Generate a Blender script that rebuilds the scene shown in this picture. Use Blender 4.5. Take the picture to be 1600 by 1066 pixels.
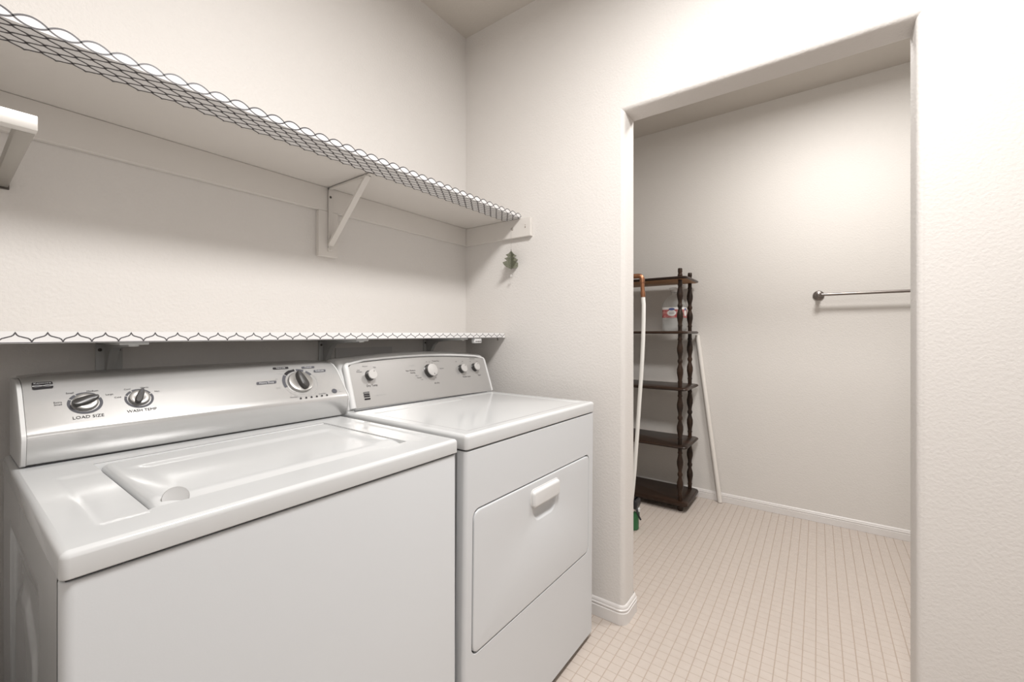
import bpy, bmesh, math, random
from mathutils import Vector, Matrix
random.seed(7)
for o in list(bpy.data.objects): bpy.data.objects.remove(o)
S = bpy.context.scene
COL = S.collection
PI = math.pi

# ------------------------------------------------------------------ camera, world, lights, exposure
cd = bpy.data.cameras.new('camera'); cam = bpy.data.objects.new('camera', cd); COL.objects.link(cam)
cam.location = (0, 0, 1.18); cam.rotation_euler = (PI/2, 0, -math.radians(54.0))
cd.sensor_width = 36; cd.lens = 36*658/1600; cd.shift_y = -11/1600; cd.clip_start = 0.02
S.camera = cam
S.view_settings.view_transform = 'Standard'; S.view_settings.look = 'None'
S.view_settings.gamma = 1; S.view_settings.use_curve_mapping = False
S.view_settings.exposure = 0.13
W = bpy.data.worlds.new('world'); S.world = W; W.use_nodes = True
W.node_tree.nodes['Background'].inputs[0].default_value = (0.80, 0.85, 1.0, 1)
W.node_tree.nodes['Background'].inputs[1].default_value = 0.5

def area(name, loc, rot, sx, sy, power, col, shape='RECTANGLE'):
    l = bpy.data.lights.new(name, 'AREA'); l.shape = shape; l.size = sx; l.size_y = sy
    l.energy = power; l.color = col
    o = bpy.data.objects.new(name, l); COL.objects.link(o); o.location = loc; o.rotation_euler = rot
    return o
area('ceiling_lamp_light', (0.62, 0.03, 2.66), (0, 0, 0), 0.46, 0.46, 48, (1.0, 0.98, 0.96), 'DISK')
area('rear_fill_light', (-0.2, -2.55, 1.80), (-PI/2, 0, 0), 1.9, 1.1, 15, (0.95, 0.97, 1.0))  # added fill light from behind the camera; the rear wall has no window
area('closet_lamp_light', (2.32, -0.12, 2.66), (0, 0, 0), 0.36, 0.36, 28.0, (1.0, 0.972, 0.945), 'DISK')

# ------------------------------------------------------------------ materials
def mat(name, col, rough=0.5, metal=0.0, bump=None, var=None, spec=0.5, coat=0.0, trans=0.0, ior=1.45, detail_col=None):
    m = bpy.data.materials.new(name); m.use_nodes = True
    nt = m.node_tree; b = nt.nodes['Principled BSDF']
    b.inputs['Base Color'].default_value = (*col, 1); b.inputs['Roughness'].default_value = rough
    b.inputs['Metallic'].default_value = metal; b.inputs['Specular IOR Level'].default_value = spec
    b.inputs['Coat Weight'].default_value = coat; b.inputs['Coat Roughness'].default_value = 0.1
    b.inputs['Transmission Weight'].default_value = trans; b.inputs['IOR'].default_value = ior
    geo = None
    if bump or var: geo = nt.nodes.new('ShaderNodeNewGeometry')
    if bump:
        sc, st, dist = bump
        n = nt.nodes.new('ShaderNodeTexNoise'); n.inputs['Scale'].default_value = sc; n.inputs['Detail'].default_value = 2.5
        n.inputs['Roughness'].default_value = 0.55
        nt.links.new(geo.outputs['Position'], n.inputs['Vector'])
        bp = nt.nodes.new('ShaderNodeBump'); bp.inputs['Strength'].default_value = st; bp.inputs['Distance'].default_value = dist
        nt.links.new(n.outputs['Fac'], bp.inputs['Height']); nt.links.new(bp.outputs['Normal'], b.inputs['Normal'])
    if var:
        sc, amt, col2, stretch = var
        mp = nt.nodes.new('ShaderNodeMapping'); mp.inputs['Scale'].default_value = stretch
        n = nt.nodes.new('ShaderNodeTexNoise'); n.inputs['Scale'].default_value = sc; n.inputs['Detail'].default_value = 5
        nt.links.new(geo.outputs['Position'], mp.inputs['Vector']); nt.links.new(mp.outputs[0], n.inputs['Vector'])
        r = nt.nodes.new('ShaderNodeMapRange'); r.inputs[1].default_value = 0.35; r.inputs[2].default_value = 0.65
        r.inputs[4].default_value = amt
        mx = nt.nodes.new('ShaderNodeMix'); mx.data_type = 'RGBA'
        mx.inputs[6].default_value = (*col, 1); mx.inputs[7].default_value = (*col2, 1)
        nt.links.new(n.outputs['Fac'], r.inputs[0]); nt.links.new(r.outputs[0], mx.inputs[0])
        nt.links.new(mx.outputs[2], b.inputs['Base Color'])
    return m

M = {}
M['wall'] = mat('wall_paint', (0.68, 0.655, 0.63), 0.62, bump=(115, 0.35, 0.004), var=(1.3, 0.4, (0.66, 0.633, 0.605), (1, 1, 1)))
M['closet'] = mat('closet_paint', (0.66, 0.635, 0.605), 0.62, bump=(115, 0.3, 0.004), var=(1.3, 0.4, (0.64, 0.615, 0.58), (1, 1, 1)))
M['ceil'] = mat('ceiling_paint', (0.58, 0.545, 0.50), 0.8, bump=(90, 0.3, 0.004))
M['trim'] = mat('trim_paint', (0.70, 0.68, 0.665), 0.35, var=(9, 0.35, (0.64, 0.60, 0.57), (1, 1, 1)))
M['board'] = mat('shelf_paint', (0.67, 0.64, 0.605), 0.42, var=(3, 0.3, (0.64, 0.61, 0.575), (1, 1, 1)))
M['liner'] = mat('shelf_liner_white', (0.76, 0.75, 0.745), 0.30)
M['print'] = mat('liner_print_grey', (0.085, 0.08, 0.085), 0.35)
M['enamel'] = mat('white_enamel', (0.565, 0.572, 0.575), 0.16, coat=0.3)
M['enamel_front'] = mat('white_enamel_orange_peel', (0.59, 0.605, 0.62), 0.30, bump=(420, 0.05, 0.001))
M['gap'] = mat('gap_shade_black', (0.05, 0.05, 0.055), 0.7)  # near-black colour that paints the shade inside narrow gaps
M['silver'] = mat('pearl_silver_panel', (0.56, 0.557, 0.55), 0.24, 0.55)
M['silver2'] = mat('silver_panel', (0.44, 0.43, 0.42), 0.34, 0.45)
M['cap'] = mat('white_plastic', (0.64, 0.64, 0.635), 0.28)
M['knobdark'] = mat('dark_grey_plastic', (0.045, 0.042, 0.04), 0.30)
M['knobsilver'] = mat('satin_silver', (0.40, 0.39, 0.375), 0.30, 0.75)
M['knobgrey'] = mat('warm_grey_plastic', (0.50, 0.485, 0.47), 0.35)
M['ink'] = mat('dark_ink', (0.03, 0.028, 0.03), 0.6, spec=0.15)
M['inkgrey'] = mat('grey_ink', (0.10, 0.10, 0.112), 0.6, spec=0.15)
M['inklight'] = mat('light_grey_ink', (0.36, 0.36, 0.36), 0.6, spec=0.15)
M['inkwhite'] = mat('white_ink', (0.62, 0.62, 0.62), 0.6, spec=0.15)
M['black'] = mat('black_plastic', (0.02, 0.02, 0.022), 0.35)
M['steel'] = mat('brushed_steel', (0.66, 0.64, 0.61), 0.42, 0.55, bump=(300, 0.05, 0.0005))
M['steeldark'] = mat('shaded_steel', (0.36, 0.34, 0.31), 0.45, 0.6)  # darker copy of the rail steel, shade painted in for the arm's underside
M['nickel'] = mat('satin_nickel', (0.24, 0.215, 0.20), 0.32, 0.9)
M['bracketgrey'] = mat('grey_painted_metal', (0.50, 0.50, 0.49), 0.4)
M['screw'] = mat('dark_screw_metal', (0.10, 0.09, 0.08), 0.4, 0.6)
M['brass'] = mat('dull_brass', (0.16, 0.12, 0.07), 0.35, 0.9)
M['ornament'] = mat('aged_green_metal', (0.13, 0.14, 0.10), 0.42, 0.5, var=(220, 0.9, (0.28, 0.28, 0.22), (1, 1, 1)))
M['string'] = mat('grey_thread', (0.35, 0.33, 0.30), 0.8)
M['wood'] = mat('dark_stained_wood', (0.018, 0.011, 0.008), 0.34, var=(14, 0.8, (0.045, 0.022, 0.012), (1, 0.08, 1)), spec=0.35)
M['woodlight'] = mat('lit_wood_underside', (0.36, 0.20, 0.10), 0.5, var=(14, 0.8, (0.27, 0.14, 0.065), (1, 0.08, 1)))  # lighter wood copy: light on the top board's underside, put into its colour
M['copper'] = mat('copper', (0.34, 0.16, 0.085), 0.40, 0.8, var=(60, 0.7, (0.20, 0.095, 0.055), (1, 1, 1)))
M['hose'] = mat('white_hose', (0.74, 0.73, 0.70), 0.35)
M['pole'] = mat('white_painted_pole', (0.72, 0.69, 0.65), 0.4)
M['tile'] = mat('beige_vinyl_tile', (0.53, 0.468, 0.42), 0.42, bump=(500, 0.08, 0.0006), var=(28, 0.6, (0.50, 0.435, 0.385), (1, 1, 1)))
M['grout'] = mat('brown_joint', (0.40, 0.325, 0.27), 0.7)
M['water'] = mat('clear_plastic_bottle', (0.62, 0.64, 0.63), 0.12)
M['water'].node_tree.nodes['Principled BSDF'].inputs['Alpha'].default_value = 0.30
M['green'] = mat('green_plastic', (0.025, 0.13, 0.045), 0.25)
M['labelred'] = mat('red_label_print', (0.34, 0.05, 0.06), 0.5, var=(45, 0.9, (0.55, 0.30, 0.27), (1, 1, 1)))
M['labelblue'] = mat('blue_label_print', (0.10, 0.13, 0.32), 0.4)
M['tabgrey'] = mat('grey_lid_tab', (0.33, 0.325, 0.32), 0.4)
M['boxgrey'] = mat('grey_box_plate', (0.55, 0.54, 0.53), 0.45)

# ------------------------------------------------------------------ helpers
def link(o, parent=None):
    COL.objects.link(o)
    if parent is not None: o.parent = parent
    return o
def obj(name, bm, m, parent=None, smooth=35, recalc=True):
    if recalc: bmesh.ops.recalc_face_normals(bm, faces=bm.faces[:])
    me = bpy.data.meshes.new(name); bm.to_mesh(me); bm.free()
    mats = m if isinstance(m, (list, tuple)) else [m]
    for q in mats: me.materials.append(M[q])
    if smooth:
        me.polygons.foreach_set('use_smooth', [True]*len(me.polygons))
        me.set_sharp_from_angle(angle=math.radians(smooth))
    return link(bpy.data.objects.new(name, me), parent)
def tag(o, label=None, cat=None, group=None, kind=None):
    if label: o['label'] = label
    if cat: o['category'] = cat
    if group: o['group'] = group
    if kind: o['kind'] = kind
    return o
def thing(name, loc, label, cat, group=None, rot=(0, 0, 0)):
    o = bpy.data.objects.new(name, None); o.empty_display_size = 0.05; COL.objects.link(o)
    o.location = loc; o.rotation_euler = rot
    return tag(o, label, cat, group)
def BM(): return bmesh.new()
def box(bm, x0, x1, y0, y1, z0, z1, bev=0.0, seg=2, mi=0):
    r = bmesh.ops.create_cube(bm, size=1)
    vs = r['verts']
    for v in vs:
        v.co = Vector(((x0+x1)/2 + v.co.x*(x1-x0), (y0+y1)/2 + v.co.y*(y1-y0), (z0+z1)/2 + v.co.z*(z1-z0)))
    fs = {f for v in vs for f in v.link_faces}
    for f in fs: f.material_index = mi
    if bev:
        es = {e for v in vs for e in v.link_edges}
        bmesh.ops.bevel(bm, geom=list(es), offset=bev, segments=seg, profile=0.5, affect='EDGES')
    return bm
def loft(bm, loops, cap0=True, cap1=True, closed=True, mi=0):
    L = [[bm.verts.new(p) for p in lp] for lp in loops]
    n = len(L[0])
    for a, b in zip(L, L[1:]):
        for i in range(n if closed else n-1):
            j = (i+1) % n
            try:
                f = bm.faces.new((a[i], a[j], b[j], b[i])); f.material_index = mi
            except ValueError: pass
    if cap0: bm.faces.new(L[0][::-1]).material_index = mi
    if cap1: bm.faces.new(L[-1]).material_index = mi
    return L
def lathe(bm, prof, n=24, mat4=Matrix.Identity(4), cap=True, mi=0):
    # prof: (r, z) list
    loops = [[mat4 @ Vector((r*math.cos(2*PI*i/n), r*math.sin(2*PI*i/n), z)) for i in range(n)] for r, z in prof]
    return loft(bm, loops, cap, cap, mi=mi)
def tube(bm, pts, r, n=10, cap=True, mi=0, flat=1.0):
    pts = [Vector(p) for p in pts]
    loops = []; up = None
    for i, p in enumerate(pts):
        a = pts[max(i-1, 0)]; b = pts[min(i+1, len(pts)-1)]
        t = (b-a).normalized()
        if up is None:
            up = Vector((0, 0, 1)) if abs(t.z) < 0.9 else Vector((1, 0, 0))
        u = (up - t*up.dot(t)).normalized(); w = t.cross(u); up = u
        rr = r[i] if isinstance(r, (list, tuple)) else r
        loops.append([p + (u*math.cos(2*PI*k/n)*flat + w*math.sin(2*PI*k/n))*rr for k in range(n)])
    return loft(bm, loops, cap, cap, mi=mi)
def rrect(x0, x1, y0, y1, r, n=5):
    # rounded rectangle, counter clockwise
    out = []
    for cx, cy, a0 in ((x1-r, y0+r, -PI/2), (x1-r, y1-r, 0), (x0+r, y1-r, PI/2), (x0+r, y0+r, PI)):
        for i in range(n+1):
            a = a0 + PI/2*i/n
            out.append((cx + r*math.cos(a), cy + r*math.sin(a)))
    return out
def slab(bm, x0, x1, y0, y1, z0, z1, r, bt=0.0, bb=0.0, n=5, cap1=True):
    # box with vertical corners rounded r, top edge rounded bt (<= r), bottom edge rounded bb
    prof = []
    if bb:
        for i in range(n+1):
            a = PI/2*i/n; prof.append((bb*(1-math.sin(a)), z0+bb*(1-math.cos(a))))
    else: prof.append((0, z0))
    if bt:
        for i in range(n+1):
            a = PI/2*i/n; prof.append((bt*(1-math.cos(a)), z1-bt*(1-math.sin(a))))
    else: prof.append((0, z1))
    loops = [[(x, y, z) for x, y in rrect(x0+d, x1-d, y0+d, y1-d, max(r-d, 1e-5), n)] for d, z in prof]
    return loft(bm, loops, True, cap1)
def xslab(bm, x0, x1, z0, z1, y0, y1, r, bt=0.0, n=5):
    # rounded slab facing -y: outline in x,z ; front face at y0 (edge rounded bt), back at y1
    b2 = BM(); slab(b2, x0, x1, z0, z1, -y1, -y0, r, bt, 0, n)
    for v in b2.verts: v.co = Vector((v.co.x, -v.co.z, v.co.y))
    merge(bm, b2)
def merge(bm, b2, M4=None):
    if M4 is not None: bmesh.ops.transform(b2, matrix=M4, verts=b2.verts[:])
    me = bpy.data.meshes.new('tmp'); b2.to_mesh(me); b2.free(); bm.from_mesh(me); bpy.data.meshes.remove(me)
def sstep(a, b, x):
    t = min(1, max(0, (x-a)/(b-a))); return t*t*(3-2*t)
def lines(a, b, step, extra=()):
    n = max(1, round((b-a)/step)); L = [a+(b-a)*i/n for i in range(n+1)]
    for e in extra:
        if a < e < b:
            k = min(range(1, n), key=lambda i: abs(L[i]-e)); L[k] = e
    return L
def hfield(bm, xs, ys, zf, skip=None):
    V = [[bm.verts.new((x, y, zf(x, y))) for x in xs] for y in ys]
    for j in range(len(ys)-1):
        for i in range(len(xs)-1):
            if skip and skip((xs[i]+xs[i+1])/2, (ys[j]+ys[j+1])/2): continue
            bm.faces.new((V[j][i], V[j][i+1], V[j+1][i+1], V[j+1][i]))
    bmesh.ops.delete(bm, geom=[v for v in bm.verts if not v.link_faces], context='VERTS')
    return V
def sweep(bm, path, prof, closed_prof=True, caps=True):
    # path: (x,y) points; prof: (offset to the left of travel, z)
    loops = []
    P = [Vector(p) for p in path]
    for i, p in enumerate(P):
        d0 = (P[i]-P[i-1]).normalized() if i else (P[1]-P[0]).normalized()
        d1 = (P[i+1]-P[i]).normalized() if i < len(P)-1 else d0
        n0 = Vector((-d0.y, d0.x)); n1 = Vector((-d1.y, d1.x))
        m = (n0+n1).normalized(); k = 1/max(0.3, m.dot(n0))
        loops.append([(p.x+m.x*o*k, p.y+m.y*o*k, z) for o, z in prof])
    return loft(bm, loops, caps, caps)
def text_bm(bm, s, size, M4, align='CENTER', mi=0):
    c = bpy.data.curves.new('t', 'FONT'); c.body = s; c.size = size; c.align_x = align; c.align_y = 'CENTER'
    c.resolution_u = 2
    o = bpy.data.objects.new('t', c); COL.objects.link(o)
    dg = bpy.context.evaluated_depsgraph_get(); dg.update()
    me = bpy.data.meshes.new_from_object(o.evaluated_get(dg), depsgraph=dg)
    me.transform(M4); n0 = len(bm.faces); bm.from_mesh(me); bm.faces.ensure_lookup_table()
    for f in bm.faces[n0:]: f.material_index = mi
    bpy.data.meshes.remove(me); bpy.data.objects.remove(o); bpy.data.curves.remove(c)
def frame4(o, u, v):
    u = Vector(u).normalized(); v = Vector(v).normalized(); n = u.cross(v)
    return Matrix(((u.x, v.x, n.x, o[0]), (u.y, v.y, n.y, o[1]), (u.z, v.z, n.z, o[2]), (0, 0, 0, 1)))
def T(x=0, y=0, z=0): return Matrix.Translation((x, y, z))
def struct(name, bm, m, smooth=35, parent=None, recalc=True):
    return tag(obj(name, bm, m, parent, smooth, recalc), kind='structure')

# ------------------------------------------------------------------ the room
XW, XI, YB, ZC = 1.645, 1.770, 1.494, 2.730      # right wall face, its closet face, back wall, ceiling
XF = 3.272                                        # closet far wall
XL, YR = -0.95, -2.60                             # left and rear walls, out of view
YJ0, YJ1, ZH = -0.2276, 0.635, 2.085              # doorway
bm = BM(); box(bm, XL, XW, YB, YB+0.1, -0.02, ZC+0.02); struct('wall_back', bm, 'wall')
XS = -0.055                                       # short wall beside the washer, just outside the view
bm = BM(); box(bm, XL-0.1, XL, YR, 0.60, -0.02, ZC+0.02); box(bm, XL-0.1, XS, 0.60, YB+0.1, -0.02, ZC+0.02); struct('wall_left', bm, 'wall')
bm = BM(); box(bm, XL-0.1, XI, YR-0.1, YR, -0.02, ZC+0.02); struct('wall_rear', bm, 'wall')
bm = BM(); box(bm, XL-0.1, XF+0.1, YR-0.1, YB+0.25, ZC, ZC+0.1); struct('ceiling', bm, 'ceil')
# right wall with the doorway and its rounded plaster corners
def wall_right():
    bm = BM(); r = 0.021; n = 6
    rings = []
    for k in range(n+1):                      # front bullnose
        a = PI/2*k/n; rings.append((r*(1-math.sin(a)), XW + r*(1-math.cos(a))))
    for k in range(n+1):                      # rear bullnose
        a = PI/2*k/n; rings.append((r*(1-math.cos(a)), XI - r*(1-math.sin(a))))
    def ring(o, x):
        return [(x, YJ1+o, -0.02), (x, YJ1+o, ZH+o), (x, YJ0-o, ZH+o), (x, YJ0-o, -0.02)]
    loft(bm, [ring(o, x) for o, x in rings], False, False, closed=False)
    for x, o in ((XW, rings[0][0]), (XI, rings[-1][0])):
        A = [bm.verts.new(p) for p in ring(o, x)]
        B = [bm.verts.new(p) for p in ((x, YB+0.2, -0.02), (x, YB+0.2, ZC+0.02), (x, YR-0.1, ZC+0.02), (x, YR-0.1, -0.02))]
        for i in range(3): bm.faces.new((A[i], A[i+1], B[i+1], B[i]))
    bmesh.ops.remove_doubles(bm, verts=bm.verts[:], dist=1e-5)
    return bm
struct('wall_right', wall_right(), 'wall', 30)
YCL, YCR = 1.66, -1.60                            # closet ends
bm = BM(); box(bm, XF, XF+0.1, YCR-0.1, YCL+0.1, -0.02, ZC+0.02); struct('wall_far', bm, 'closet')
bm = BM(); box(bm, XI, XF, YCL, YCL+0.1, -0.02, ZC+0.02); struct('wall_closet_left', bm, 'closet')
bm = BM(); box(bm, XI, XF, YCR-0.1, YCR, -0.02, ZC+0.02); struct('wall_closet_right', bm, 'closet')

# floor: joint-coloured bed with small square vinyl tiles, each a hair proud of the joints
bm = BM(); box(bm, XL-0.1, XF+0.1, YR-0.1, YB+0.25, -0.06, -0.0009)
floor = struct('floor', bm, 'grout', 0)
PT, TX0, TY0 = 0.0397, 1.5130, 0.5625
gx, gy = 0.0009, 0.0013
def tile_geo(x, y, V, F):
    a, b, c, d = x+gx, x+PT-gx, y+gy, y+PT-gy
    e = 0.0006; k = len(V)
    V += [(a, c, -0.0009), (b, c, -0.0009), (b, d, -0.0009), (a, d, -0.0009),
          (a+e, c+e, 0), (b-e, c+e, 0), (b-e, d-e, 0), (a+e, d-e, 0)]
    F += [(k+4, k+5, k+6, k+7), (k, k+1, k+5, k+4), (k+1, k+2, k+6, k+5), (k+2, k+3, k+7, k+6), (k+3, k, k+4, k+7)]
cells = []
for i in range(-64, 46):
    for j in range(-60, 30):
        x = TX0 + i*PT; y = TY0 + j*PT
        if x < XL-0.03 or x > XF or y > YCL-0.02 or y < -1.75: continue
        cx, cy = x+PT/2, y+PT/2
        dep = cx*0.809+cy*0.588; lat = cx*0.588-cy*0.809
        seen = dep > 1.4 and lat/dep > -0.02 and not (cx < 1.515 and cy > 0.70) and lat/dep < 0.95 \
            and not (XW-0.02 < cx < XI+0.02 and cy > 0.60) and 1.18/dep < 544/658
        if seen and cx > XW and lat/dep < 0.285: seen = False
        cells.append((dep, x, y, seen))
front = sorted([c for c in cells if c[3]])[:300]
fs = {(c[1], c[2]) for c in front}
V, F = [], []
tile_geo(0, 0, V, F)
tm = bpy.data.meshes.new('floor_tile'); tm.from_pydata(V, [], F); tm.materials.append(M['tile'])
for c in front:
    o = bpy.data.objects.new('floor_tile', tm); o.location = (c[1], c[2], 0); link(o, floor)
V, F = [], []
for c in cells:
    if (c[1], c[2]) not in fs: tile_geo(c[1], c[2], V, F)
tm2 = bpy.data.meshes.new('floor_tiles_beyond'); tm2.from_pydata(V, [], F); tm2.materials.append(M['tile'])
tag(link(bpy.data.objects.new('floor_tiles_beyond', tm2), floor), kind='stuff')

# baseboards
def bprof(h, t=0.012):
    return [(0.0005, 0), (t, 0), (t, h*0.60), (t*0.72, h*0.63), (t*0.72, h*0.68), (t*0.9, h*0.71), (t*0.9, h*0.76), (t*0.6, h*0.80), (t*0.6, h*0.88), (t*0.35, h*0.97), (0.0005, h)]
path = [(XW, YB), (XW, YJ1+0.026)]
for k in range(1, 6):
    a = PI/2*k/6; path.append((XW+0.026*(1-math.cos(a)), YJ1+0.026*(1-math.sin(a))))
path += [(XW+0.026, YJ1), (XI-0.012, YJ1)]
for k in range(1, 6):
    a = PI/2*k/6; path.append((XI-0.012+0.012*math.sin(a), YJ1+0.012*(1-math.cos(a))))
path += [(XI, YJ1+0.012), (XI, YCL)]
path = [p for p in path]
def flip(pr): return [(-o, z) for o, z in pr]
bm = BM(); sweep(bm, path, flip(bprof(0.076))); struct('baseboard_right', bm, 'trim', 40)
path = [(XW, YR), (XW, YJ0-0.026)]
for k in range(1, 6):
    a = PI/2*k/6; path.append((XW+0.026*(1-math.cos(a)), YJ0-0.026*(1-math.sin(a))))
path += [(XW+0.026, YJ0), (XI-0.012, YJ0), (XI, YJ0-0.012), (XI, YCR)]
bm = BM(); sweep(bm, path, bprof(0.076)); struct('baseboard_doorway', bm, 'trim', 40)
bm = BM(); sweep(bm, [(XF, YCR), (XF, YCL)], bprof(0.062)); struct('baseboard_far', bm, 'trim', 40)
bm = BM(); sweep(bm, [(XI+0.012, YCL), (XF-0.012, YCL)], flip(bprof(0.062))); struct('baseboard_closet', bm, 'trim', 40)
bm = BM(); sweep(bm, [(XS, YB), (XW-0.012, YB)], flip(bprof(0.076))); struct('baseboard_back', bm, 'trim', 40)

# ------------------------------------------------------------------ printed liner (ogee lattice)
PC = 0.04178
OG = [(0, 0), (0.05, 0.17), (0.12, 0.30), (0.24, 0.40), (0.42, 0.465), (0.58, 0.535), (0.76, 0.60), (0.88, 0.70), (0.95, 0.83), (1, 1)]
def ogee(x, x0):
    # 0 at nodes (x0 + k*PC), 1 at apices halfway
    t = ((x-x0)/PC) % 1.0
    u = 1-abs(2*t-1)
    for (a, b), (c, d) in zip(OG, OG[1:]):
        if u <= c: return b+(d-b)*(u-a)/(c-a)
    return 1.0
def oval(x, x0):
    t = ((x-x0)/PC) % 1.0
    return math.sin(PI*t)**0.80
def soft(x, x0):
    return 0.85*ogee(x, x0)+0.15*(0.5-0.5*math.cos(2*PI*(x-x0)/PC))
def ogee_xs(x0, xa, xb):
    out = []
    k = math.floor((xa-x0)/PC)-1
    while x0+k*PC < xb+PC:
        for u, v in OG[:-1]: out.append(x0+k*PC+u*PC/2)
        for u, v in reversed(OG[1:]): out.append(x0+(k+1)*PC-u*PC/2)
        k += 1
    return sorted({round(x, 6) for x in out if xa <= x <= xb} | {xa, xb})
def strip(bm, pts, w, normal):
    # thin ribbon along pts lying in the plane with this normal
    N = Vector(normal); P = [Vector(p) for p in pts]; prev = None
    for i, p in enumerate(P):
        t = (P[min(i+1, len(P)-1)]-P[max(i-1, 0)]).normalized(); s = t.cross(N).normalized()*w/2
        cur = (bm.verts.new(p+s), bm.verts.new(p-s))
        if prev: bm.faces.new((prev[0], cur[0], cur[1], prev[1]))
        prev = cur

# upper shelf
UX0, UX1, UY, UZ0, UZ1 = XS+0.001, 1.643, 1.131, 1.7245, 1.7435
us = thing('wall_shelf', (0.4, YB, UZ0), 'white painted upper wall shelf high on the back wall, patterned liner under its front edge', 'shelf')
def U(o): o.parent = us; o.matrix_parent_inverse = Matrix.Translation((-0.4, -YB, -UZ0)); return o
bm = BM(); loft(bm, [[(x, UY, UZ0), (x, YB-0.001, UZ0), (x, YB-0.001, UZ1), (x, UY+0.016, UZ1), (x, UY, UZ0+0.0045)] for x in (UX0, UX1)]); U(obj('shelf_board', bm, 'board'))
bm = BM(); box(bm, UX0, XW-0.0195, YB-0.019, YB-0.0005, 1.636, UZ0-0.0005, 0.0012, 1); U(obj('cleat', bm, 'board'))
bm = BM(); box(bm, XW-0.019, XW-0.0005, 1.076, YB-0.0005, 1.636, UZ0-0.0005, 0.0012, 1); U(obj('cleat', bm, 'board'))
bm = BM(); box(bm, 0.829, 0.905, YB-0.020, YB-0.0005, 1.467, 1.6355, 0.0012, 1); U(obj('bracket_board', bm, 'board'))
NX = 0.0822
xs = ogee_xs(NX, UX0, 1.628)
h = 0.0175; yf = UY-0.0006; zb = UZ0-0.0005
bm = BM()
prev = None
rows = 6; hy = 0.0163
yc = UY+0.0
for x in xs:
    v = soft(x, NX)
    ztop = UZ0+0.0088+0.0098*oval(x, NX)
    yend = UY + rows*hy - hy*0.5 + (v-0.5)*hy
    cur = [bm.verts.new(p) for p in ((x, yf, ztop), (x, yf, zb), (x, yend, zb))]
    if prev:
        for i in range(2): bm.faces.new((prev[i], cur[i], cur[i+1], prev[i+1]))
    prev = cur
liner = U(obj('shelf_liner', bm, 'liner', None, 0))
tag(liner, 'white vinyl liner with grey ogee lattice print')
bm = BM()
strip(bm, [(x, yf-0.0003, UZ0+0.0088+0.0098*oval(x, NX)) for x in xs], 0.0032, (0, -1, 0))
strip(bm, [(x, yf-0.0003, UZ0+0.0088-0.0085*oval(x, NX)) for x in xs], 0.0032, (0, -1, 0))
for k in range(1, rows+1):
    s = 1 if k % 2 == rows % 2 else -1
    strip(bm, [(x, UY + k*hy - hy*0.5 + s*(soft(x, NX)-0.5)*hy, zb-0.0003) for x in xs], 0.0042, (0, 0, -1))
pr_ = obj('lattice_print', bm, 'print', liner, 0)

# lower shelf
LX0, LX1, LY, LZ0, LZ1 = XS+0.001, 1.643, 1.234, 1.1625, 1.1845
ls = thing('wall_shelf', (0.4, YB, LZ0), 'white lower wall shelf just above the washer and dryer, lattice print on its edge', 'shelf')
def Lp(o): o.parent = ls; o.matrix_parent_inverse = Matrix.Translation((-0.4, -YB, -LZ0)); return o
bm = BM(); box(bm, LX0, LX1, LY, YB-0.001, LZ0, LZ1, 0.001, 1); Lp(obj('shelf_board', bm, 'board'))
AX = 0.0924-PC/2
xs = ogee_xs(AX, LX0, 1.638)
bm = BM(); yf = LY-0.0006
prev = None
for x in xs:
    yend = LY+0.02+0.02*ogee(x, AX)
    cur = [bm.verts.new(p) for p in ((x, LY+0.03, LZ1+0.0004), (x, yf, LZ1+0.0004), (x, yf, LZ0-0.0005), (x, yend, LZ0-0.0005))]
    if prev:
        for i in range(3): bm.faces.new((prev[i], cur[i], cur[i+1], prev[i+1]))
    prev = cur
liner2 = Lp(obj('shelf_liner', bm, 'liner', None, 0)); tag(liner2, 'white vinyl liner with grey ogee lattice print')
bm = BM()
hz = LZ1-LZ0-0.0012
strip(bm, [(x, yf-0.0003, LZ0+0.0012+(hz-0.001)*ogee(x, AX)) for x in xs], 0.0022, (0, -1, 0))
strip(bm, [(x, yf-0.0003, LZ0+0.0012-0.001*ogee(x, AX)) for x in xs if ogee(x, AX) < 0.35], 0.0014, (0, -1, 0))
obj('lattice_print', bm, 'print', liner2, 0)
# loose flap of liner hanging at the right end
bm = BM()
loft(bm, [[(1.575, yf, LZ0), (1.600, yf, LZ0), (1.590, yf-0.002, LZ0-0.010), (1.584, yf-0.002, LZ0-0.010)],
          [(1.575, yf-0.0008, LZ0), (1.600, yf-0.0008, LZ0), (1.590, yf-0.003, LZ0-0.010), (1.584, yf-0.003, LZ0-0.010)]])

bm.free()
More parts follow.
